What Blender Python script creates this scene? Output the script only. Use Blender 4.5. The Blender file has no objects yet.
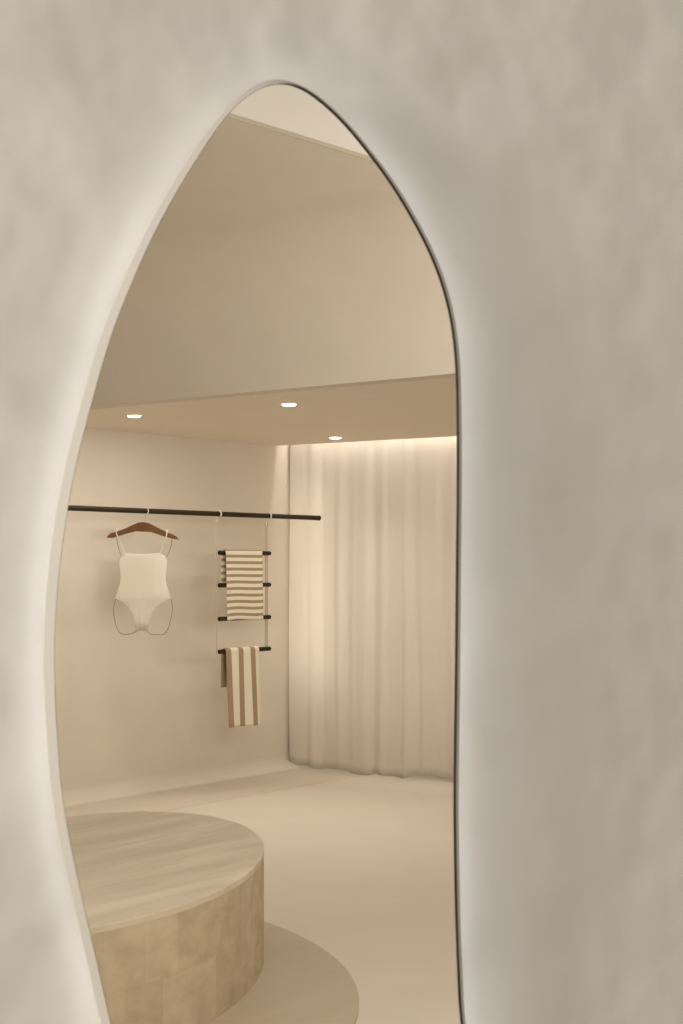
import bpy, bmesh, math, random
from mathutils import Vector
random.seed(7)
C = bpy.context.scene.collection
FPX, CX, HY, CAMZ = 1650.0, 341.5, 567.0, 1.5

def V2(x, y): return Vector((x, y))
def pix(px, py, d):                       # point seen at (px, py) at view depth d
    return Vector(((px-CX)/FPX*d, d, CAMZ-(py-HY)/FPX*d))
P0 = V2(-.40, 12.31)                      # corner where curtain meets the left wall
E1 = V2(.812, -.584).normalized()         # along the curtain
E2 = V2(.584, .812).normalized()          # along the left wall, away from camera
def R(p, q): return P0 + E1*p - E2*q
def v3(p, z): return Vector((p.x, p.y, z))

# ------------------------------------------------------------------ objects
def link(o, parent=None):
    C.objects.link(o)
    if parent: o.parent = parent
    return o
def obj(name, bm, m, parent=None, origin=None, smooth=False, kind=None):
    if origin is None: origin = parent.location.copy() if parent else Vector((0, 0, 0))
    if parent and parent.parent: origin = parent.parent.location.copy()
    bmesh.ops.recalc_face_normals(bm, faces=bm.faces[:])
    bmesh.ops.translate(bm, vec=-origin, verts=bm.verts[:])
    me = bpy.data.meshes.new(name); bm.to_mesh(me); bm.free()
    if smooth:
        for f in me.polygons: f.use_smooth = True
    o = bpy.data.objects.new(name, me)
    if m: me.materials.append(m)
    link(o, parent)
    if not parent: o.location = origin
    if kind: o['kind'] = kind
    return o
def thing(name, label, cat, loc, group=None):
    o = bpy.data.objects.new(name, None); o.empty_display_size = .05
    link(o); o.location = loc; o['label'] = label; o['category'] = cat
    if group: o['group'] = group
    return o
def tag(o, label, cat, group=None):
    o['label'] = label; o['category'] = cat
    if group: o['group'] = group
    return o

# ------------------------------------------------------------------ mesh helpers
def prism(poly, z0, z1, bm=None):
    bm = bm or bmesh.new()
    lo = [bm.verts.new((p.x, p.y, z0)) for p in poly]; hi = [bm.verts.new((p.x, p.y, z1)) for p in poly]
    n = len(poly)
    bm.faces.new(lo[::-1]); bm.faces.new(hi)
    for i in range(n): bm.faces.new((lo[i], lo[(i+1) % n], hi[(i+1) % n], hi[i]))
    return bm
def slab_wall(a, b, th, z0, z1, bm=None):  # thickness th grows to the left of a->b
    d = (b-a).normalized(); nrm = V2(-d.y, d.x)
    return prism([a, b, b+nrm*th, a+nrm*th], z0, z1, bm)
def tube(pts, rad, seg=10, bm=None, closed=False, caps=True):
    bm = bm or bmesh.new(); n = len(pts)
    rads = rad if isinstance(rad, (list, tuple)) else [rad]*n
    rings = []; up = None
    for i, p in enumerate(pts):
        a = pts[(i-1) % n] if closed or i > 0 else p
        b = pts[(i+1) % n] if closed or i < n-1 else p
        t = (b-a).normalized()
        if up is None:
            up = t.orthogonal().normalized()
        up = (up - t*up.dot(t)).normalized(); sd = t.cross(up)
        rings.append([bm.verts.new(p + (up*math.cos(k*2*math.pi/seg)+sd*math.sin(k*2*math.pi/seg))*rads[i]) for k in range(seg)])
    for i in range(n if closed else n-1):
        A, B = rings[i], rings[(i+1) % n]
        for k in range(seg): bm.faces.new((A[k], A[(k+1) % seg], B[(k+1) % seg], B[k]))
    if not closed and caps:
        bm.faces.new(rings[0][::-1]); bm.faces.new(rings[-1])
    return bm
def catmull(pts, per=8, closed=True):
    out = []; n = len(pts)
    for i in range(n if closed else n-1):
        g = lambda k: pts[k % n] if closed else pts[max(0, min(n-1, k))]
        p0, p1, p2, p3 = g(i-1), g(i), g(i+1), g(i+2)
        for k in range(per):
            t = k/per
            out.append(.5*((2*p1)+(p2-p0)*t+(2*p0-5*p1+4*p2-p3)*t*t+(3*p1-p0-3*p2+p3)*t**3))
    if not closed: out.append(pts[-1])
    return out
def resample(pts, n, closed=True):
    q = pts+[pts[0]] if closed else pts
    L = [0]
    for a, b in zip(q, q[1:]): L.append(L[-1]+(b-a).length)
    out = []; j = 0
    for i in range(n):
        s = L[-1]*i/(n if closed else n-1)
        while j < len(L)-2 and L[j+1] < s: j += 1
        f = (s-L[j])/max(1e-9, L[j+1]-L[j])
        out.append(q[j].lerp(q[j+1], min(1, f)))
    return out
def loft(loops, bm=None, closed=True, cyc=False):
    bm = bm or bmesh.new()
    vs = [[bm.verts.new(p) for p in l] for l in loops]
    n = len(vs[0])
    for r in range(len(vs) if cyc else len(vs)-1):
        A, B = vs[r], vs[(r+1) % len(vs)]
        for k in range(n if closed else n-1):
            bm.faces.new((A[k], A[(k+1) % n], B[(k+1) % n], B[k]))
    return bm, vs
def sstep(a, b, x):
    t = max(0, min(1, (x-a)/(b-a))); return t*t*(3-2*t)

# ------------------------------------------------------------------ materials
def mat(name):
    m = bpy.data.materials.new(name); m.use_nodes = True
    nt = m.node_tree; nt.nodes.clear()
    out = nt.nodes.new('ShaderNodeOutputMaterial'); b = nt.nodes.new('ShaderNodeBsdfPrincipled')
    nt.links.new(b.outputs[0], out.inputs[0])
    return m, nt, b, out
def N(nt, t, **kw):
    n = nt.nodes.new(t)
    for k, v in kw.items():
        if k.startswith('i_'): n.inputs[k[2:].replace('_', ' ')].default_value = v
        else: setattr(n, k, v)
    return n
def ramp(nt, src, stops):
    r = nt.nodes.new('ShaderNodeValToRGB'); e = r.color_ramp.elements
    while len(e) < len(stops): e.new(.5)
    for el, (p, c) in zip(e, stops): el.position = p; el.color = (*c, 1)
    nt.links.new(src, r.inputs[0]); return r
def coords(nt, scale, rotz=0):
    g = N(nt, 'ShaderNodeNewGeometry'); mp = N(nt, 'ShaderNodeMapping')
    mp.inputs['Scale'].default_value = scale; mp.inputs['Rotation'].default_value = (0, 0, rotz)
    vr = N(nt, 'ShaderNodeVectorRotate'); vr.rotation_type = 'Z_AXIS'; vr.inputs['Angle'].default_value = rotz
    nt.links.new(g.outputs['Position'], vr.inputs['Vector'])
    mp.inputs['Rotation'].default_value = (0, 0, 0)
    nt.links.new(vr.outputs[0], mp.inputs['Vector']); return mp.outputs[0]
def mul(c, f): return tuple(min(1, x*f) for x in c)
def plaster(name, col, scale=(1.2, 1.2, .9), var=.06, bump=.25, rough=.75, fine=9, spec=.25, dist=.02, det=3):
    m, nt, b, out = mat(name)
    co = coords(nt, scale)
    n1 = N(nt, 'ShaderNodeTexNoise'); n1.inputs['Scale'].default_value = 3; n1.inputs['Detail'].default_value = 4; n1.inputs['Roughness'].default_value = .5
    nt.links.new(co, n1.inputs['Vector'])
    r = ramp(nt, n1.outputs['Fac'], [(.3, mul(col, 1-var)), (.7, mul(col, 1+var))])
    nt.links.new(r.outputs[0], b.inputs['Base Color'])
    n2 = N(nt, 'ShaderNodeTexNoise'); n2.inputs['Scale'].default_value = fine; n2.inputs['Detail'].default_value = det; n2.inputs['Roughness'].default_value = .45
    nt.links.new(co, n2.inputs['Vector'])
    bp = N(nt, 'ShaderNodeBump'); bp.inputs['Strength'].default_value = bump; bp.inputs['Distance'].default_value = dist
    nt.links.new(n2.outputs['Fac'], bp.inputs['Height']); nt.links.new(bp.outputs[0], b.inputs['Normal'])
    b.inputs['Roughness'].default_value = rough; b.inputs['Specular IOR Level'].default_value = spec
    return m
def plain(name, col, rough=.5, metal=0, spec=.4, var=.05, sc=30):
    m, nt, b, out = mat(name)
    n1 = N(nt, 'ShaderNodeTexNoise'); n1.inputs['Scale'].default_value = sc
    g = N(nt, 'ShaderNodeNewGeometry'); nt.links.new(g.outputs['Position'], n1.inputs['Vector'])
    r = ramp(nt, n1.outputs['Fac'], [(.3, mul(col, 1-var)), (.7, mul(col, 1+var))])
    nt.links.new(r.outputs[0], b.inputs['Base Color'])
    b.inputs['Roughness'].default_value = rough; b.inputs['Metallic'].default_value = metal; b.inputs['Specular IOR Level'].default_value = spec
    return m
def glow(name, col, s):
    m, nt, b, out = mat(name)
    b.inputs['Base Color'].default_value = (*col, 1); b.inputs['Emission Color'].default_value = (*col, 1); b.inputs['Emission Strength'].default_value = s
    return m

M_front = plaster('hand trowelled plaster', (.69, .65, .595), scale=(1.1, 1.1, 1.25), var=.05, bump=.38, det=1.5, fine=6.5, rough=.55, spec=.4, dist=.05)
M_room = plaster('warm room plaster', (.682, .627, .538), var=.018, bump=.06, fine=7)
M_ceil = plaster('warm ceiling paint', (.62, .565, .485), var=.012, bump=.03)
M_soffit = plaster('soffit paint', (.80, .73, .63), var=.01, bump=.03)
M_lip = plaster('khaki edge trim', (.40, .35, .265), var=.01, bump=.02)
M_well = plaster('skylight well paint', (.585, .55, .50), var=.01, bump=.03)
M_floor = plaster('poured screed floor', (.65, .595, .51), scale=(.7, .7, .7), var=.025, bump=.02, rough=.55)
M_floor_shade = plaster('shaded screed band', (.615, .55, .46), scale=(.7, .7, .7), var=.025, bump=.02, rough=.55)  # floor colour darkened to paint the shadow band by the left wall
M_rim = plaster('smooth rim plaster', (.48, .44, .385), var=.02, bump=.03)
M_dark = plain('dark mirror edge', (.035, .028, .018), .45, .4)
M_black = plain('blackened steel', (.026, .017, .009), .5, 0, .15)
M_steel = plain('pale satin metal', (.78, .73, .65), .4, .1)
M_led = glow('cool light strip', (.88, .94, 1), 4.3)
M_lens = glow('downlight lens', (1, .9, .74), 14)
M_warmled = glow('warm cove light strip', (1, .96, .90), 33.0)
M_trim = plain('white lamp trim', (.75, .68, .56), .5)
M_suit = plaster('cream swim fabric', (.70, .655, .56), scale=(3, 3, 1), var=.02, bump=.1, fine=20, rough=.8, dist=.004)
M_cord = plain('taupe cord', (.22, .17, .10), .8)

# walnut-like hanger wood
M_wood, nt, b, out = mat('hanger wood')
co = coords(nt, (6, 6, 60))
n1 = N(nt, 'ShaderNodeTexNoise'); n1.inputs['Scale'].default_value = 3; nt.links.new(co, n1.inputs['Vector'])
r = ramp(nt, n1.outputs['Fac'], [(.3, (.125, .054, .018)), (.7, (.19, .086, .03))]); nt.links.new(r.outputs[0], b.inputs['Base Color'])
b.inputs['Roughness'].default_value = .4

# travertine (streaks follow the left wall direction)
ang = -math.atan2(E2.y, E2.x)
def travertine(name, c0, c1, streak=(.8, 6.5, 6.5), sc=1.3):
    m, nt, b, out = mat(name)
    co = coords(nt, streak, ang)
    n1 = N(nt, 'ShaderNodeTexNoise'); n1.inputs['Scale'].default_value = sc; n1.inputs['Detail'].default_value = 6; n1.inputs['Roughness'].default_value = .6
    n1.inputs['Distortion'].default_value = .6
    nt.links.new(co, n1.inputs['Vector'])
    r = ramp(nt, n1.outputs['Fac'], [(.28, c0), (.5, tuple((a+b_)/2 for a, b_ in zip(c0, c1))), (.72, c1)])
    nt.links.new(r.outputs[0], b.inputs['Base Color'])
    b.inputs['Roughness'].default_value = .5; b.inputs['Specular IOR Level'].default_value = .3
    return m
M_trav = travertine('travertine top', (.53, .455, .335), (.73, .655, .53))
M_disc = travertine('travertine floor disc', (.43, .36, .26), (.49, .415, .31), sc=1.0)
# tiled travertine for the plinth side, mapped on its own unrolled UV (metres)
M_side, nt, b, out = mat('travertine block side')
uv = N(nt, 'ShaderNodeUVMap'); br = N(nt, 'ShaderNodeTexBrick')
br.inputs['Scale'].default_value = 1; br.inputs['Brick Width'].default_value = .17; br.inputs['Row Height'].default_value = .21
br.inputs['Mortar Size'].default_value = .0015; br.inputs['Mortar Smooth'].default_value = .4; br.offset = .5
br.inputs['Color1'].default_value = (.55, .455, .32, 1); br.inputs['Color2'].default_value = (.625, .53, .385, 1); br.inputs['Mortar'].default_value = (.55, .455, .32, 1)
nt.links.new(uv.outputs[0], br.inputs['Vector'])
mp = N(nt, 'ShaderNodeMapping'); mp.inputs['Scale'].default_value = (7, 11, 1); nt.links.new(uv.outputs[0], mp.inputs['Vector'])
vo = N(nt, 'ShaderNodeTexVoronoi'); vo.inputs['Scale'].default_value = 1.0; vo.distance = 'CHEBYCHEV'; vo.feature = 'SMOOTH_F1'; vo.inputs['Smoothness'].default_value = .25
nz = N(nt, 'ShaderNodeTexNoise'); nz.inputs['Scale'].default_value = 1.3; nz.inputs['Detail'].default_value = 5
nt.links.new(mp.outputs[0], nz.inputs['Vector']); nt.links.new(mp.outputs[0], vo.inputs['Vector'])
r1 = ramp(nt, vo.outputs['Color'], [(.1, (.93, .925, .915)), (.9, (1, 1, 1))])
r2 = ramp(nt, nz.outputs['Fac'], [(.3, (.80, .785, .76)), (.62, (1, 1, 1))])
mx = N(nt, 'ShaderNodeMixRGB'); mx.blend_type = 'MULTIPLY'; mx.inputs[0].default_value = 1
nt.links.new(br.outputs['Color'], mx.inputs[1]); nt.links.new(r1.outputs[0], mx.inputs[2])
mx2 = N(nt, 'ShaderNodeMixRGB'); mx2.blend_type = 'MULTIPLY'; mx2.inputs[0].default_value = 1
nt.links.new(mx.outputs[0], mx2.inputs[1]); nt.links.new(r2.outputs[0], mx2.inputs[2]); nt.links.new(mx2.outputs[0], b.inputs['Base Color'])
b.inputs['Roughness'].default_value = .6; b.inputs['Specular IOR Level'].default_value = .25

# striped towels (UV in metres; v runs down the cloth, u across it)
def striped(name, axis, period, duty, offs, ca, cb):
    m, nt, b, out = mat(name)
    uv = N(nt, 'ShaderNodeUVMap'); sp = N(nt, 'ShaderNodeSeparateXYZ'); nt.links.new(uv.outputs[0], sp.inputs[0])
    ad = N(nt, 'ShaderNodeMath', operation='ADD'); ad.inputs[1].default_value = offs; nt.links.new(sp.outputs[axis], ad.inputs[0])
    dv = N(nt, 'ShaderNodeMath', operation='DIVIDE'); dv.inputs[1].default_value = period; nt.links.new(ad.outputs[0], dv.inputs[0])
    fr = N(nt, 'ShaderNodeMath', operation='FRACT'); nt.links.new(dv.outputs[0], fr.inputs[0])
    lt = N(nt, 'ShaderNodeMath', operation='LESS_THAN'); lt.inputs[1].default_value = duty; nt.links.new(fr.outputs[0], lt.inputs[0])
    r = ramp(nt, lt.outputs[0], [(0, ca), (1, cb)]); nt.links.new(r.outputs[0], b.inputs['Base Color'])
    wv = N(nt, 'ShaderNodeTexNoise'); wv.inputs['Scale'].default_value = 220
    nt.links.new(uv.outputs[0], wv.inputs['Vector'])
    bp = N(nt, 'ShaderNodeBump'); bp.inputs['Strength'].default_value = .3; bp.inputs['Distance'].default_value = .003
    nt.links.new(wv.outputs['Fac'], bp.inputs['Height']); nt.links.new(bp.outputs[0], b.inputs['Normal'])
    b.inputs['Roughness'].default_value = .95; b.inputs['Specular IOR Level'].default_value = .1
    return m
CREAM, TAN = (.78, .725, .60), (.37, .275, .175)
M_tow1 = striped('fine striped terry', 1, .0434, .45, .0434-.026, CREAM, TAN)
M_tow2 = striped('broad striped terry', 0, .127, .40, .0, CREAM, TAN)

# curtain: half translucent linen
M_curt, nt, b, out = mat('sheer linen curtain')
co = coords(nt, (40, 40, 2)); n1 = N(nt, 'ShaderNodeTexNoise'); n1.inputs['Scale'].default_value = 5; nt.links.new(co, n1.inputs['Vector'])
r = ramp(nt, n1.outputs['Fac'], [(.3, (.80, .76, .70)), (.7, (.82, .78, .72))]); nt.links.new(r.outputs[0], b.inputs['Base Color'])
b.inputs['Roughness'].default_value = .9; b.inputs['Specular IOR Level'].default_value = .1
tr = N(nt, 'ShaderNodeBsdfTranslucent'); tr.inputs[0].default_value = (.83, .785, .72, 1)
ms = N(nt, 'ShaderNodeMixShader'); ms.inputs[0].default_value = .4
nt.links.new(b.outputs[0], ms.inputs[1]); nt.links.new(tr.outputs[0], ms.inputs[2]); nt.links.new(ms.outputs[0], out.inputs[0])
# frosted acrylic ladder straps
M_acr, nt, b, out = mat('frosted acrylic strap')
b.inputs['Base Color'].default_value = (.60, .52, .41, 1); b.inputs['Roughness'].default_value = .3
tr = N(nt, 'ShaderNodeBsdfTransparent'); ms = N(nt, 'ShaderNodeMixShader'); ms.inputs[0].default_value = .4
nt.links.new(b.outputs[0], ms.inputs[1]); nt.links.new(tr.outputs[0], ms.inputs[2]); nt.links.new(ms.outputs[0], out.inputs[0])

# ------------------------------------------------------------------ setting: the front wall with the mirror built as a curved opening
TH = math.radians(30)
Q = V2(0, 2.5); W = V2(math.cos(TH), math.sin(TH)); NW = V2(math.sin(TH), -math.cos(TH))
T_RIM, GAP, WALLT = .041, .034, .14
N0 = T_RIM + GAP
def wpt(a, b, n): p = Q + W*a + NW*n; return Vector((p.x, p.y, CAMZ+b))
def towall(px, py, n=N0):
    u = (px-CX)/FPX; d = (-(Q.dot(NW)) + n)/(V2(u, 1).dot(NW))
    # (u d, d)-Q along NW = n  ->  d * (u,1).NW = n + Q.NW
    d = (n + Q.dot(NW))/V2(u, 1).dot(NW)
    h = V2(u*d, d)-Q
    return V2(h.dot(W), -(py-HY)/FPX*d)
edge_px = [(282, 82), (266, 85), (252, 92.5), (239, 102), (228, 114), (215, 131), (200, 154), (176, 193), (150, 242), (129, 290), (113.5, 329), (100, 373),
  (89, 414), (77, 461), (68, 508), (60.5, 560), (56, 610), (54.5, 654), (56, 712), (62.5, 797), (76, 870), (88.5, 925), (99.5, 972), (111, 1024),
  (136, 1110), (166, 1210), (205, 1320), (262, 1410), (340, 1450), (420, 1420), (470, 1330), (484, 1220), (474, 1110),
  (460.5, 1024), (457.5, 975), (455.5, 925), (454.2, 866), (453.5, 800), (454.2, 730), (455.3, 640), (456, 560), (456.7, 499), (456.7, 440), (456, 385),
  (454.3, 350), (447.5, 306), (434, 264), (416, 227), (391, 185), (373, 160.5), (349, 130), (327, 107.5), (310, 94), (295, 84.5)]
CUR = resample(catmull([towall(*p) for p in edge_px], 10), 480)
n = len(CUR)
for _ in range(12): CUR = [CUR[i]*.5+(CUR[i-1]+CUR[(i+1) % n])*.25 for i in range(n)]
A0, A1 = min(p.x for p in CUR), max(p.x for p in CUR)
def outward(i):
    t = (CUR[(i+1) % n]-CUR[i-1]).normalized()
    return V2(-t.y, t.x) if True else t
# orientation: make sure "outward" points away from the centre
cen = sum(CUR, V2(0, 0))/n
sgn = 1 if sum(outward(i).dot(CUR[i]-cen) for i in range(n)) > 0 else -1
OUT = [outward(i)*sgn for i in range(n)]
def splay(i, D):
    f = (CUR[i].x-A0)/(A1-A0)
    return V2((.27+.44*f)*D, CUR[i].y*.50*D)
def loop(D, extra=0):
    return [CUR[i]+splay(i, D)+OUT[i]*(extra(i) if callable(extra) else extra) for i in range(n)]
def at(l, nn): return [wpt(p.x, p.y, nn) for p in l]
H0 = loop(N0, .001)
def outer_back():
    l = []
    for i in range(n):
        s = splay(i, T_RIM).dot(OUT[i])
        l.append(CUR[i] + OUT[i]*max(0.0, s+.004+.0055*sstep(.2, .95, OUT[i].x)))
    return l
bm = bmesh.new()
hole_f = [bm.verts.new(p) for p in at(H0, 0)]
LW, RW, ZB, ZT = -3.2, 4.3, -.02, 4.3
rect = [bm.verts.new(wpt(a, z-CAMZ, 0)) for a, z in ((LW, ZB), (RW, ZB), (RW, ZT), (LW, ZT))]
eds = [bm.edges.new((hole_f[i], hole_f[(i+1) % n])) for i in range(n)]+[bm.edges.new((rect[i], rect[(i+1) % 4])) for i in range(4)]
bmesh.ops.triangle_fill(bm, use_beauty=True, edges=eds)
hole_b = [bm.verts.new(p) for p in at(loop(N0+WALLT, .001), -WALLT)]
rectb = [bm.verts.new(wpt(a, z-CAMZ, -WALLT)) for a, z in ((LW, ZB), (RW, ZB), (RW, ZT), (LW, ZT))]
eds = [bm.edges.new((hole_b[i], hole_b[(i+1) % n])) for i in range(n)]+[bm.edges.new((rectb[i], rectb[(i+1) % 4])) for i in range(4)]
bmesh.ops.triangle_fill(bm, use_beauty=True, edges=eds)
for i in range(n): bm.faces.new((hole_f[i], hole_f[(i+1) % n], hole_b[(i+1) % n], hole_b[i]))
for i in range(4): bm.faces.new((rect[i], rect[(i+1) % 4], rectb[(i+1) % 4], rectb[i]))
obj('wall_front', bm, M_front, kind='structure')

# the mirror's raised rim: knife edge at the front, undercut behind, light strip in the undercut
rim = thing('mirror_rim', 'slim pale raised rim lit from behind around the tall curved mirror on the plaster wall, built as an opening', 'mirror rim',
            wpt(CUR[0].x, min(p.y for p in CUR), .0))
front = at(CUR, N0); ob = at(outer_back(), GAP); ib = at(loop(T_RIM, 0), GAP)
bm, _ = loft([front, ob, ib], cyc=True)
obj('band', bm, M_rim, rim)
OBK = outer_back(); NK = loop(T_RIM+.004, .0012); NB = loop(N0-.004, .0012)
ni = at(loop(T_RIM, .0002), GAP-.0005); nk = at(NK, GAP-.0005); nw = at(loop(N0, .0018), .0005); nwi = at(loop(N0, .0012), .0005)
bm, _ = loft([ni, nk, nw, nwi], cyc=True)
obj('neck', bm, M_rim, rim)
r0, r1, r2, z2 = [], [], [], []
for i in range(n):
    f = sstep(-.6, .5, OUT[i].x)                    # the strip is wider and runs down the neck on the right-hand side
    r1.append(NK[i].lerp(OBK[i], .10+.80*(.35+.65*f))); r0.append(NK[i]+OUT[i]*.0012)
    g = .12+.33*f; r2.append(NK[i].lerp(NB[i], g)+OUT[i]*.0012); z2.append((GAP-.0012)*(1-g)+.004*g)
L_ = [at(r1, GAP-.0012), at(r0, GAP-.0012), [wpt(r2[i].x, r2[i].y, z2[i]) for i in range(n)],
      [wpt(r2[i].x+OUT[i].x*.0016, r2[i].y+OUT[i].y*.0016, z2[i]) for i in range(n)], at([p+OUT[i]*.0016 for i, p in enumerate(r0)], GAP-.0032), at(r1, GAP-.0032)]
bm, _ = loft(L_, cyc=True)
o = obj('light_strip', bm, M_led, rim); o['label'] = 'glowing white light strip hidden behind the rim'
rad = []; ctr = []
for i in range(n):
    f = sstep(-.35, .35, OUT[i].x)
    r_ = .0003+.0018*f; rad.append(r_)
    ctr.append(wpt(CUR[i].x+OUT[i].x*r_*1.0, CUR[i].y+OUT[i].y*r_*1.0, N0))
bm = tube(ctr, rad, 8, closed=True)  # dark bead stands in for the mirror's bevelled edge
o = obj('edge_bead', bm, M_dark, rim, smooth=True); o['label'] = 'thin dark mirror edge line'

# ------------------------------------------------------------------ setting: the room reflected in the mirror, built behind the opening
ZS, ZC = 2.395, 3.05                      # soffit and high ceiling heights
PL = R(0, 7.4); PR = R(5.0, -.35); PB = R(0, -.35)
WL = Q - NW*.14 + W*LW; WR = Q - NW*.14 + W*RW
bm = prism([V2(-6, -3), V2(6.5, -3), V2(6.5, 14), V2(-6, 14)], -.1, 0)
obj('floor', bm, M_floor, kind='structure')
# left wall with a small cove where it meets the floor
bm = bmesh.new(); prof = [(-.2, 0), (-.2, 4.3), (0, 4.3)]; cr = .10
for k in range(9):
    a = math.pi+ (math.pi/2)*k/8
    prof.append((cr+cr*math.cos(a), cr+cr*math.sin(a)))
ends = []
for q in (-.35, 7.6):
    ends.append([bm.verts.new(v3(R(p, q), z)) for p, z in prof])
m_ = len(prof)
for k in range(m_): bm.faces.new((ends[0][k], ends[0][(k+1) % m_], ends[1][(k+1) % m_], ends[1][k]))
bm.faces.new(ends[0]); bm.faces.new(ends[1][::-1])
obj('wall_left', bm, M_room, kind='structure')
# window wall behind the curtain, with a window
wz0, wz1, wp0, wp1 = .25, 2.3, .12, 1.9
bm = bmesh.new()
for (pa, pb, za, zb) in ((-.2, wp0, 0, 4.3), (wp1, 5.2, 0, 4.3), (wp0, wp1, 0, wz0), (wp0, wp1, wz1, 4.3)):
    prism([R(pa, -.35), R(pb, -.35), R(pb, -.55), R(pa, -.55)], za, zb, bm)
obj('wall_back', bm, M_room, kind='structure')
win = bpy.data.objects.new('window_1', None); link(win); win.location = v3(R(wp0, -.45), wz0); win['kind'] = 'structure'
bm = bmesh.new()
for (pa, pb, za, zb) in ((wp0, wp0+.05, wz0, wz1), (wp1-.05, wp1, wz0, wz1), (.98, 1.03, wz0, wz1), (wp0, wp1, wz0, wz0+.05), (wp0, wp1, wz1-.05, wz1)):
    prism([R(pa, -.41), R(pb, -.41), R(pb, -.47), R(pa, -.47)], za, zb, bm)
obj('window_frame', bm, M_trim, win)
bm = prism([R(wp0+.03, -.435), R(wp1-.03, -.435), R(wp1-.03, -.445), R(wp0+.03, -.445)], wz0+.03, wz1-.03)
obj('pane', bm, plain('window glass', (.5, .55, .55), .1), win)
bm = slab_wall(PR, WR, .2, 0, 4.3); obj('wall_right', bm, M_room, kind='structure')
bm = slab_wall(WL, PL, -.2, 0, 4.3)
bmesh.ops.recalc_face_normals(bm, faces=bm.faces[:])
obj('wall_side', slab_wall(WL, PL, .2, 0, 4.3), M_room, kind='structure'); bm.free()

# upper wall (fascia) that coves into the high ceiling
F0 = V2(-1.43, 9.23); FD = (V2(.511, 7.64)-F0).normalized(); FN = V2(-FD.y, FD.x)
if FN.y > 0: FN = -FN
FL = F0 - FD*1.15; FR = F0 + FD*6.6
RC = .75
prof = [(-.12, ZS), (0, ZS)]
for k in range(1, 25):
    a = math.pi-(math.pi/2)*k/24
    prof.append((RC+RC*math.cos(a), ZS+(ZC-ZS)*math.sin(a)))
prof += [(RC, ZC+.1), (-.12, ZC+.1)]
bm = bmesh.new(); ends = []
for p in (FL, FR): ends.append([bm.verts.new(v3(p+FN*m2, z)) for m2, z in prof])
m_ = len(prof)
for k in range(m_): bm.faces.new((ends[0][k], ends[0][(k+1) % m_], ends[1][(k+1) % m_], ends[1][k]))
bm.faces.new(ends[0]); bm.faces.new(ends[1][::-1])
bm.normal_update(); bmesh.ops.split_edges(bm, edges=[e for e in bm.edges if e.is_manifold and e.calc_face_angle() > .5])
o = obj('wall_upper', bm, M_room, kind='structure')
for f in o.data.polygons:
    if 1 <= f.index < 25: f.use_smooth = True
# low soffit, stopping short of the curtain to leave the light slot
SQ = .13
bm = prism([FL-FN*.1201, FR-FN*.1201, R(5.2, SQ), R(-.1, SQ)], ZS, ZS+.14)
obj('ceiling_soffit', bm, M_soffit, kind='structure')
bm = prism([R(-.1, .4), R(5.2, .4), R(5.2, -.4), R(-.1, -.4)], 2.80, 2.9)
obj('ceiling_slot', bm, M_ceil, kind='structure')
# high ceiling with a skylight well
wellA = V2(-.385, 5.696); wellB = V2(.14, 6.33); wd = (wellB-wellA).normalized(); wn = V2(wd.y, -wd.x)
w0 = wellA - wd*1.3; w1 = wellB + wd*.42
well = [w0, w1, w1+wn*1.5, w0+wn*1.5]
outer = [FL+FN*RC-FD*.3, FR+FN*RC, WR+V2(.3, .0), WL-NW*.0+V2(0, -.1), PL+V2(-.3, 0)]
bm = bmesh.new()
for z in (ZC, ZC+.016):
    a = [bm.verts.new(v3(p, z)) for p in outer]; b_ = [bm.verts.new(v3(p, z)) for p in well]
    eds = [bm.edges.new((a[i], a[(i+1) % 5])) for i in range(5)]+[bm.edges.new((b_[i], b_[(i+1) % 4])) for i in range(4)]
    bmesh.ops.triangle_fill(bm, use_beauty=True, edges=eds)
    if z == ZC: a0, b0 = a, b_
for i in range(5): bm.faces.new((a0[i], a0[(i+1) % 5], a[(i+1) % 5], a[i]))
for i in range(4): bm.faces.new((b0[i], b0[(i+1) % 4], b_[(i+1) % 4], b_[i]))
obj('ceiling', bm, M_room, kind='structure')
# slim khaki edge trim of the well
bm = bmesh.new()
for i in range(4):
    a, b_ = well[i], well[(i+1) % 4]; d = (b_-a).normalized(); o_ = V2(d.y, -d.x)
    if o_.dot((well[0]+well[2])/2-a) < 0: o_ = -o_
    prism([a+o_*.0005, b_+o_*.0005, b_+o_*.004, a+o_*.004], ZC-.001, ZC+.0155, bm)
obj('trim_2', bm, M_lip, kind='structure')
# well shaft, set a little back from the ceiling lip
bm = bmesh.new(); bk = .012
wo = [w0-wn*bk, w1-wn*bk, w1+wn*(1.5+bk), w0+wn*(1.5+bk)]
for i in range(4):
    a, b_ = wo[i], wo[(i+1) % 4]; d = (b_-a).normalized(); ext = d*.1
    o_ = V2(d.y, -d.x); o_ = -o_ if o_.dot((w0+w1+well[2]+well[3])/4-a) > 0 else o_
    prism([a-ext, b_+ext, b_+ext+o_*.1, a-ext+o_*.1], ZC+.0165, ZC+1.0, bm)
prism([p+(p-(w0+well[2])/2)*.1 for p in wo], ZC+1.0, ZC+1.1, bm)
obj('ceiling_well', bm, M_well, kind='structure')

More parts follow.
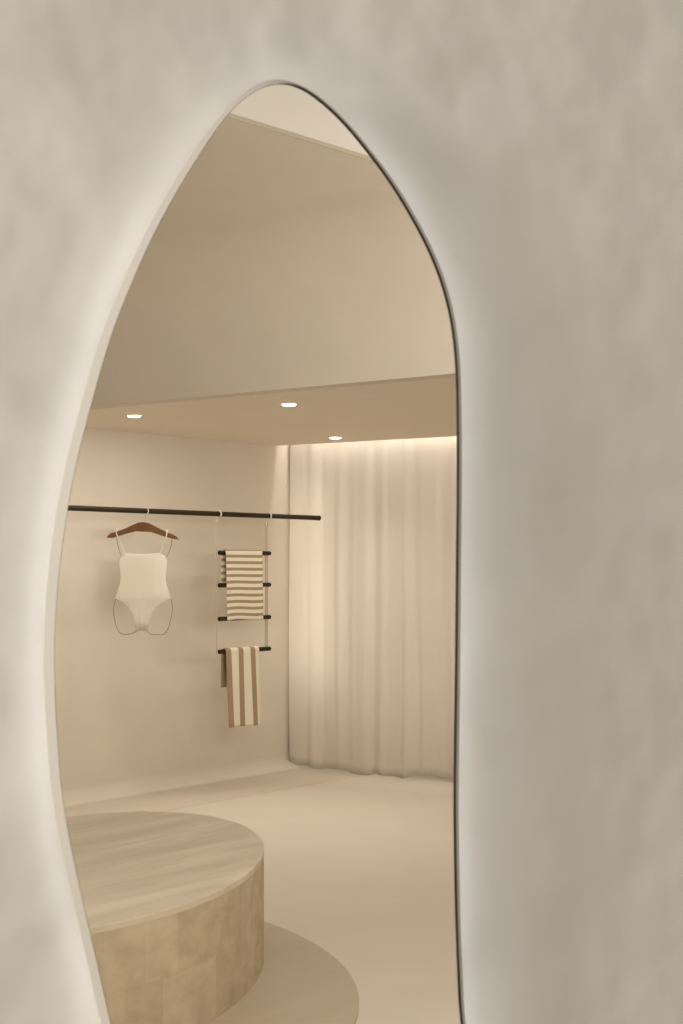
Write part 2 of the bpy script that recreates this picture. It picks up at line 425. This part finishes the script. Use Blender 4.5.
# ------------------------------------------------------------------ curtain
def fold(s):
    return (.028*math.sin(s*31+.6*math.sin(s*7))+.015*math.sin(s*53+1.3)+.020*math.sin(s*12.5+.4)+.003*math.sin(s*97)) * (.55+.45*math.sin(s*4.1+1.0)**2)
bm = bmesh.new(); uvl = None; NS, NZ = 420, 40; S0, S1 = .004, 3.0
rows = []
org = v3(R(S0, 0), 0)
for j in range(NZ+1):
    g = j/NZ; row = []
    for i in range(NS+1):
        s = S0+(S1-S0)*i/NS
        zb = .016+.012*math.sin(s*5.2+.8)+.008*math.sin(s*17)+.004*math.sin(s*41)
        edge = math.exp(-((s-S0)/.05)**2)*.05
        z = zb+edge*.6+(2.70-zb-edge*.6)*g**1.0
        off = fold(s)*(.28+.25*(1-g))+.01*math.sin(s*9+g*4)*(1-g)
        off -= .05*math.exp(-(s-S0)/.010)
        sh = .015*(1-g)**6*math.exp(-(s-S0)/.05)                 # rounded lower corner
        p = R(s+sh*.5+.01*math.sin(g*5+s*6)*(1-g)*(s > .05), .0+off)
        row.append(bm.verts.new(v3(p, z)))
    rows.append(row)
for j in range(NZ):
    for i in range(NS): bm.faces.new((rows[j][i], rows[j][i+1], rows[j+1][i+1], rows[j+1][i]))
# a doubled hem
hem = []
o = obj('curtain', bm, M_curt, origin=org, smooth=True)
sd = o.modifiers.new('cloth', 'SOLIDIFY'); sd.thickness = .002
tag(o, 'floor-length sheer cream curtain in soft pleats beneath a glowing ceiling slot', 'curtain')

# ------------------------------------------------------------------ recessed downlights
dl = [((134, 416), 'left', 'small round recessed downlight in the soffit, furthest left, above the wooden hanger'),
      ((289, 404.5), 'mid', 'small round recessed downlight in the soffit nearest the front edge, middle of the three'),
      ((335.5, 438), 'right', 'small round recessed downlight in the soffit nearest the curtain top')]
for (px, py), _k, lab in dl:
    py -= 1.5; d = (ZS-CAMZ)*FPX/(HY-py); c = pix(px, py, d); c.z = ZS
    t = thing('recessed_downlight', lab, 'downlight', c, 'downlights in the soffit')
    bm = bmesh.new(); prof = [(.038, -.003), (.038, -.008), (.040, -.009), (.044, -.006), (.045, -.0005), (.038, -.0005)]
    loops = [[c+Vector((r_*math.cos(k*math.pi/16), r_*math.sin(k*math.pi/16), h)) for k in range(32)] for r_, h in prof]
    loft(loops, bm, cyc=True); obj('trim_ring', bm, M_trim, t, smooth=True)
    loops = [[c+Vector((r_*math.cos(k*math.pi/16), r_*math.sin(k*math.pi/16), h)) for k in range(32)] for r_, h in ((.0375, -.004), (.0375, -.011), (.030, -.015), (.012, -.017))]
    bm, vs = loft(loops); bm.faces.new(vs[-1]); bm.faces.new(vs[0][::-1])
    o = obj('lens', bm, M_lens, t); o['label'] = 'glowing warm lens'
    L = bpy.data.lights.new('downlight_beam', 'SPOT'); L.energy = 22; L.color = (1, .91, .77); L.spot_size = math.radians(110); L.spot_blend = .9; L.shadow_soft_size = .04
    lo = bpy.data.objects.new('downlight_beam', L); link(lo); lo.location = c+Vector((0, 0, -.03))

# ------------------------------------------------------------------ clothes rail
RZ = 1.85; RE = V2(-.154, 11.8); RDIR = V2(-.719, -1)
def railt(px):
    u = (px-CX)/FPX
    return (RE.x-u*RE.y)/(.719-u)
def railp(t): return RE+RDIR*t
ur = RDIR.normalized()
tl = 3.3
a, b_ = v3(RE+ur*.022, RZ), v3(railp(tl), RZ)
rail = thing('clothes_rail', 'long thin black clothes rail running across the room in front of the left wall', 'clothes rail', v3(railp(tl), RZ-.02))
bm = tube([a, b_], .0165, 16); obj('bar', bm, M_black, rail, smooth=False)
bm = tube([a+v3(-ur, 0)*.001, a+v3(-ur, 0)*.012, a+v3(-ur, 0)*.018], [.0185, .0185, .010], 16); obj('end_cap', bm, M_black, rail)
wl = railp(tl)-E1*(E1.dot(railp(tl)-P0))
bm = tube([b_, v3(wl+E1*.03, RZ)], .0165, 14)
tube([v3(wl+E1*.03, RZ), v3(wl+E1*.003, RZ)], [.045, .045], 20, bm)
obj('bracket', bm, M_black, rail)

# ------------------------------------------------------------------ hanger and swimsuit
th_ = railt(145.8); hp = railp(th_); HD = hp.y
hx = V2(.985, -.17).normalized(); hn = V2(-.17, -.985).normalized()    # hanger plane direction and its normal to the viewer
def hpt(px, py, off=0.0):                 # a point of the hanger's plane, offset towards the viewer
    u = (px-CX)/FPX
    # ray (u,1)*d meets hp + hx*s
    den = hx.x-u*hx.y; s = (u*hp.y-hp.x)/den
    d = hp.y+hx.y*s
    p = hp+hx*s+hn*off
    return Vector((p.x, p.y, CAMZ-(py-HY)/FPX*d))
hang = thing('clothes_hanger', 'brown wooden clothes hanger on the black rail holding the cream swimsuit', 'hanger', hpt(145.8, 537))
up = [(106.9, 537.6), (108.8, 535), (111.9, 532.9), (117.8, 531.4), (126.4, 528.3), (132.9, 525), (138.2, 522.8), (142.8, 522.1), (148.1, 522.8), (154, 525.7), (160.6, 529.3), (167.2, 532.3), (172.5, 534.2), (176.4, 536.6), (178.8, 539.6)]
lo_ = [(174.5, 539.0), (165.9, 537), (158, 534.2), (151.4, 532.2), (142.8, 530.8), (135.6, 531.3), (127.7, 533.3), (119.8, 535.7), (112.5, 537.9)]
pts = up+lo_
bm = bmesh.new()
L1 = [hpt(x, y, .012) for x, y in pts]; L2 = [hpt(x, y, -.012) for x, y in pts]
bm, vs = loft([L1, L2]); f1 = bm.faces.new(vs[0]); f2 = bm.faces.new(vs[1][::-1])
bmesh.ops.bevel(bm, geom=list({e for f in (f1, f2) for e in f.edges}), offset=.005, segments=2, affect='EDGES')
obj('shoulder_bar', bm, M_wood, hang)
hk = []
top = v3(hp, RZ)
base = hpt(144.6, 523.2)
hr = .0215
for k in range(15):
    a_ = math.radians(-60+k*20)
    # circle round the rail, in the plane across the rail
    cr_ = v3(E1, 0)
    hk.append(top+cr_*hr*math.cos(a_)+Vector((0, 0, 1))*hr*math.sin(a_))
hk = hk[::-1]
stem = [base, base.lerp(hk[-1], .5)]
pth = [hk[k] for k in range(len(hk))]
# choose the lower end of the loop as the stem end
pth = pth if pth[-1].z < pth[0].z else pth[::-1]
bm = tube(pth+[top+Vector((0, 0, -.034)), base], .0032, 8)
obj('hook', bm, M_steel, hang, smooth=True)

suit = thing('swimsuit', 'cream one-piece swimsuit hanging by thin straps from the wooden hanger', 'swimsuit', hpt(142, 632))
Lp = [(553.4, 125.2), (555, 123.2), (559.4, 120.2), (563, 119.6), (570, 120.3), (578, 120.7), (585, 119.8), (592, 117.4), (598.2, 115.3), (599.6, 117.6), (602.4, 122.5), (606.8, 127.8), (613, 132.2), (620, 134.3), (630.8, 136)]
Rp = [(553.0, 160.3), (555, 163.5), (558.8, 167.3), (563, 167.6), (570, 166.8), (578, 166.0), (585, 166.8), (592, 169.2), (598.2, 171.3), (599.6, 169.0), (602.4, 164.0), (606.8, 157.2), (613, 152.6), (620, 149.9), (630.8, 148)]
NC = 20; loops = []
bm = bmesh.new(); rws = []
for (ya, xa), (yb, xb) in zip(Lp, Rp):
    ring = []
    wmax = (xb-xa)/50
    for k in range(NC+1):
        c_ = -math.cos(math.pi*k/NC); x = xa+(xb-xa)*(c_+1)/2
        y = ya+(yb-ya)*(c_+1)/2+ (.9*(1-c_*c_) if ya < 554 else 0)
        ring.append(hpt(x, y, .004+.013*wmax*math.sqrt(max(0, 1-c_*c_))+.003*math.sin(x*.9)*(1-c_*c_)))
    for k in range(NC-1, 0, -1):
        c_ = -math.cos(math.pi*k/NC); x = xa+(xb-xa)*(c_+1)/2
        y = ya+(yb-ya)*(c_+1)/2+(.9*(1-c_*c_) if ya < 554 else 0)
        ring.append(hpt(x, y, .002-.014*wmax*math.sqrt(max(0, 1-c_*c_))))
    rws.append(ring)
loft(rws, bm); bm.verts.ensure_lookup_table()
m_ = len(rws[0]); nr = len(rws)
bm.faces.new([bm.verts[i] for i in range(m_)]); bm.faces.new([bm.verts[(nr-1)*m_+i] for i in range(m_)][::-1])
obj('body', bm, M_suit, suit, smooth=True)
for (tx, ty, bx_, by_, side) in ((117.7, 531.2, 125.4, 554.2, -1), (167.5, 532.2, 160.4, 553.8, 1)):
    pts = [hpt(tx-.3*side, ty+4.5, -.021), hpt(tx, ty-1.2, -.0185), hpt(tx, ty-1.9, 0), hpt(tx, ty-1.2, .0185), hpt(tx+.4*side*0, ty+3, .022), hpt(tx+(bx_-tx)*.5-side*.4, (ty+by_)/2+2, .014), hpt(bx_, by_+1.2, .008)]
    bm = tube(catmull(pts, 6, False), .0042, 8); obj('strap', bm, M_suit, suit, smooth=True)
for pts in ([(116, 535.8), (116.2, 541), (117.6, 548), (120, 554), (122.3, 557.3)], [(171.2, 538), (170.8, 544), (169.2, 550), (167, 555), (164.6, 557.5)]):
    bm = tube(catmull([hpt(x, y, -.018 if k_ < 3 else -.012) for k_, (x, y) in enumerate(pts)], 6, False), .0019, 6)
    o = obj('back_strap', bm, M_cord, suit, smooth=True); o['label'] = 'thin taupe back strap'
for pts in ([(115.6, 598.5), (113.4, 606), (113.3, 613), (115, 623), (117.5, 630), (121.5, 633.9), (128, 634.3), (134, 632.6), (136.8, 630.3)],
            [(171, 598.8), (171.9, 606), (171.7, 613), (169.5, 623), (167, 630), (163.5, 634.4), (156, 634.7), (149.5, 634.2), (147.2, 630.6)]):
    bm = tube(catmull([hpt(x, y, -.008) for x, y in pts], 6, False), .0019, 6)  # thin dark outline below the hips, drawn as cord loops
    o = obj('leg_outline', bm, M_cord, suit, smooth=True); o['label'] = 'thin taupe outline below the leg opening'

# ------------------------------------------------------------------ hanging towel ladder
tL, tR = railt(219.2), railt(269.6)
uL, uR = railt(218.6), railt(268.6)
RUNG = [1.594, 1.379, 1.157, .940]; RR = .015
lad = thing('towel_ladder', 'hanging towel ladder with four black rungs on clear straps below the rail', 'towel ladder', v3(railp((tL+tR)/2), RUNG[3]-.02))
for z in RUNG:
    bm = tube([v3(railp(tL), z), v3(railp(tL), z), v3(railp(tR), z)][1:], RR, 14)
    o = obj('rung', bm, M_black, lad); o['label'] = 'black rung'
for t, wdt, thk, px in ((uL, .004, .012, 0), (uR, .022, .004, 1)):
    p = railp(t); off = E1*0
    # flat strap, split round the rungs: it passes just behind them
    c = p - E1*(RR+.004) 
    wv = E1 if px == 0 else E1
    bm = bmesh.new()
    d1 = V2(1, 0)*(wdt/2); d2 = V2(0, 1)*(thk/2)
    prism([c-d1-d2, c+d1-d2, c+d1+d2, c-d1+d2], RUNG[3]-.012, RZ-.05, bm)
    bmesh.ops.bevel(bm, geom=bm.edges[:], offset=.001, segments=1, affect='EDGES')
    obj('strap', bm, M_acr, lad)
    hr = .0235; pth = []
    top = v3(p, RZ)
    for k in range(14):
        a_ = math.radians(-40+k*20)
        pth.append(top+v3(E1, 0)*hr*math.cos(a_)+Vector((0, 0, hr*math.sin(a_))))
    pth.append(v3(c, RZ-.03)); pth.append(v3(c, RZ-.065))
    bm = tube(pth, .0045, 8); o = obj('hook', bm, M_steel, lad, smooth=True); o['label'] = 'pale metal hook'

def towel(name, label, m, xl, xr, zr, zf, zb, skew=0.0, wave=.004, ub=None):
    t0, t1 = railt(xl), railt(xr); Lw = (railp(t0)-railp(t1)).length
    rr = RR+.0045
    path = []                                    # (offset towards viewer, z, length)
    nf = 34
    for k in range(nf+1): path.append((rr, zf+(zr-zf)*k/nf))
    for k in range(1, 13):
        a_ = math.pi*k/12; path.append((rr*math.cos(a_), zr+rr*math.sin(a_)))
    nb = 16
    for k in range(1, nb+1): path.append((-rr-.004*k/nb, zr+(zb-zr)*k/nb))
    bm = bmesh.new(); uvl = bm.loops.layers.uv.new('UVMap'); NU = 40; g = []; L = 0; prev = None
    for j, (o_, z) in enumerate(path):
        if prev: L += math.hypot(o_-prev[0], z-prev[1])
        prev = (o_, z); row = []
        down = (zr-z)/max(.01, zr-zf) if o_ > 0 and j <= nf else 0
        downb = (zr-z)/max(.01, zr-zb) if j > nf+12 else 0
        for i in range(NU+1):
            f = i/NU
            t = t0+(t1-t0)*f
            p = railp(t) + E1*(o_+(wave*down*math.sin(f*9+1)+.010*down*wave/.004) - wave*.5*downb*math.sin(f*8)) - ur*(skew*down)*(1-.25*f)
            row.append((bm.verts.new(v3(p, z+(.004*math.sin(f*6)*down))), (f*Lw, L)))
        g.append(row)
    for j in range(len(g)-1):
        for i in range(NU):
            q = [g[j][i], g[j][i+1], g[j+1][i+1], g[j+1][i]]
            f = bm.faces.new([x[0] for x in q])
            for lp, x in zip(f.loops, q): lp[uvl].uv = x[1]
    o = obj(name, bm, m, origin=v3(railp((t0+t1)/2), zf), smooth=True)
    sd = o.modifiers.new('pile', 'SOLIDIFY'); sd.thickness = .006; sd.offset = 0
    tag(o, label, 'towel')
    return o
towel('striped_towel', 'towel with narrow horizontal tan and cream stripes draped over the top rung', M_tow1, 223.8, 259.8, RUNG[0], 1.146, 1.40)
towel('striped_towel', 'towel with broad vertical tan and cream stripes draped over the lowest rung', M_tow2, 223.8, 256.6, RUNG[3], .435, .70, skew=.004, wave=.007)

# ------------------------------------------------------------------ plinth and its floor disc
ZP = .43
def onplane(px, py, z):
    d = (CAMZ-z)*FPX/(py-HY); return V2((px-CX)/FPX*d, d)
def fit_circle(ps):
    # least squares x^2+y^2 + ax + by + c = 0
    import numpy as np
    A = np.array([[p.x, p.y, 1] for p in ps]); y = np.array([-(p.x**2+p.y**2) for p in ps])
    s = np.linalg.lstsq(A, y, rcond=None)[0]; cx, cy = -s[0]/2, -s[1]/2
    return V2(cx, cy), math.sqrt(cx*cx+cy*cy-s[2])
dp = [(267, 924), (301, 936), (330, 957), (349, 984), (357, 1010)]
dc, dr = fit_circle([onplane(x, y, .012) for x, y in dp])
print('DISC', dc, dr)
def circ(c, r, k=160): return [c+V2(math.cos(2*math.pi*i/k), math.sin(2*math.pi*i/k))*r for i in range(k)]
disc = prism(circ(dc, dr+.012), 0.0, .012)
o = obj('stone_floor_disc', disc, M_disc, origin=v3(dc, 0)); tag(o, 'low round stone disc on the floor under the big plinth', 'floor disc')
EC = V2(-.9375, 6.008); EA, EB = 1.228, .636; EX = V2(-.1018, -.9948); EY = V2(-.9948, .1018)
def oval(inset, k=240): return [EC+EX*math.cos(2*math.pi*i/k)*(EA-inset)+EY*math.sin(2*math.pi*i/k)*(EB-inset) for i in range(k)]
pl = thing('stone_plinth', 'large rounded travertine display plinth standing on the stone floor disc', 'plinth', v3(EC, .012))
bm = bmesh.new(); uvl = bm.loops.layers.uv.new('UVMap'); ov = oval(.0005); K = len(ov)
lo = [bm.verts.new(v3(p, .0125)) for p in ov]; hi = [bm.verts.new(v3(p, ZP-.022)) for p in ov]
s = 0
for i in range(K):
    f = bm.faces.new((lo[i], lo[(i+1) % K], hi[(i+1) % K], hi[i])); e = s+(ov[(i+1) % K]-ov[i]).length
    for lp, uvv in zip(f.loops, ((s, 0), (e, 0), (e, .4), (s, .4))): lp[uvl].uv = uvv
    s = e
bm.faces.new(lo[::-1]); bm.faces.new(hi)
o = obj('drum', bm, M_side, pl); o['label'] = 'side faced in mottled tan stone tiles'
rings = [(0, ZP-.0215), (0, ZP-.003), (.001, ZP-.0008), (.004, ZP)]
bm, vs = loft([[v3(p, z) for p in oval(i_)] for i_, z in rings]); bm.faces.new(vs[-1]); bm.faces.new(vs[0][::-1])
o = obj('top_slab', bm, M_trav, pl); o['label'] = 'pale streaked stone top'
# shadow along the foot of the left wall, painted as a darker floor strip
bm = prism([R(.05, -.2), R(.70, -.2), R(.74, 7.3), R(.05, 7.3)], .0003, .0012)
obj('floor_shade_strip', bm, M_floor_shade, kind='structure')

# ------------------------------------------------------------------ lights
def area(name, loc, target, sx, sy, e, col, spread=180):
    L = bpy.data.lights.new(name, 'AREA'); L.shape = 'RECTANGLE'; L.size = sx; L.size_y = sy; L.energy = e; L.color = col; L.spread = math.radians(spread)
    o = bpy.data.objects.new(name, L); link(o); o.location = loc
    o.rotation_euler = (Vector(target)-Vector(loc)).to_track_quat('-Z', 'Y').to_euler(); return o
wc = (w0+well[2])/2
WARM = (1, .94, .84)
area('skylight_daylight', v3(wc, ZC+.97), v3(wc, 0), 1.3, 1.9, 3.0, (1, .96, .91))
rc = R(3.4, 5.0)
area('room_fill', v3(rc, ZC-.03), v3(rc, 0), 1.6, 1.6, 4, WARM)  # general fill added under the high ceiling, not a lamp of the room
area('front_wall_fill', wpt(1.1, .75, -.55), (-1.2, 10, 1.7), 1.6, 1.2, 64, WARM)  # unseen fill added behind the front wall for the plinth side and left wall
area('fascia_fill', (2.2, 4.4, 2.1), (-.3, 8.3, 2.75), 1.2, .6, 9, WARM, 55)  # added light with no fixture, brightens the upper wall
for p_, q_ in ((1.0, 1.9), (2.6, 1.2), (2.6, 2.4), (.55, 3.0)):
    rq = R(p_, q_); area('soffit_fill', v3(rq, ZS-.02), v3(rq, 0), .25, .25, 6.5, WARM)  # extra fill under the soffit, added without fixtures
# strip in the slot above the curtain
sp = thing('cove_light_strip', 'warm light strip hidden in the ceiling slot along the top of the curtain', 'light strip', v3(R(.05, .11), 2.60))
bm = prism([R(.14, .085), R(3.5, .085), R(3.5, .11), R(.14, .11)], 2.60, 2.615)
obj('strip', bm, M_warmled, sp)
area('window_daylight', v3(R(1.0, -.30), 1.3), v3(R(1.0, .2), 1.3), 1.7, 1.9, 8, (1, .95, .87))
area('window_daylight', v3(R(.24, -.28), 1.4), v3(R(.14, .2), 1.4), .22, 1.5, 5.5, (1, .96, .89))
# light of the front space
area('front_left_fill', (-4, -1, 2.5), (-.2, 2.3, 1.5), 1.0, 1.4, 190, (1, .98, .95))  # unseen lamp added to brighten the left of the front wall
wd_ = bpy.data.worlds.new('World'); bpy.context.scene.world = wd_; wd_.use_nodes = True
bg = wd_.node_tree.nodes.get('Background') or wd_.node_tree.nodes.new('ShaderNodeBackground')
bg.inputs[0].default_value = (1.0, .925, .83, 1); bg.inputs[1].default_value = .61

# ------------------------------------------------------------------ camera
cam = bpy.data.cameras.new('Camera'); co_ = bpy.data.objects.new('Camera', cam); link(co_)
co_.location = (0, 0, CAMZ); co_.rotation_euler = (math.pi/2, 0, 0)
cam.sensor_fit = 'VERTICAL'; cam.sensor_height = 36; cam.lens = FPX/1024*36
cam.shift_y = (HY-512)/1024
cam.dof.use_dof = True; cam.dof.focus_distance = 8.0; cam.dof.aperture_fstop = (cam.lens/1000)/.0042
sc = bpy.context.scene; sc.camera = co_
sc.view_settings.view_transform = 'Standard'; sc.view_settings.look = 'None'; sc.view_settings.exposure = 0; sc.view_settings.gamma = 1
sc.view_settings.use_curve_mapping = False
sc.cycles.use_denoising = True; sc.cycles.max_bounces = 10; sc.cycles.diffuse_bounces = 8
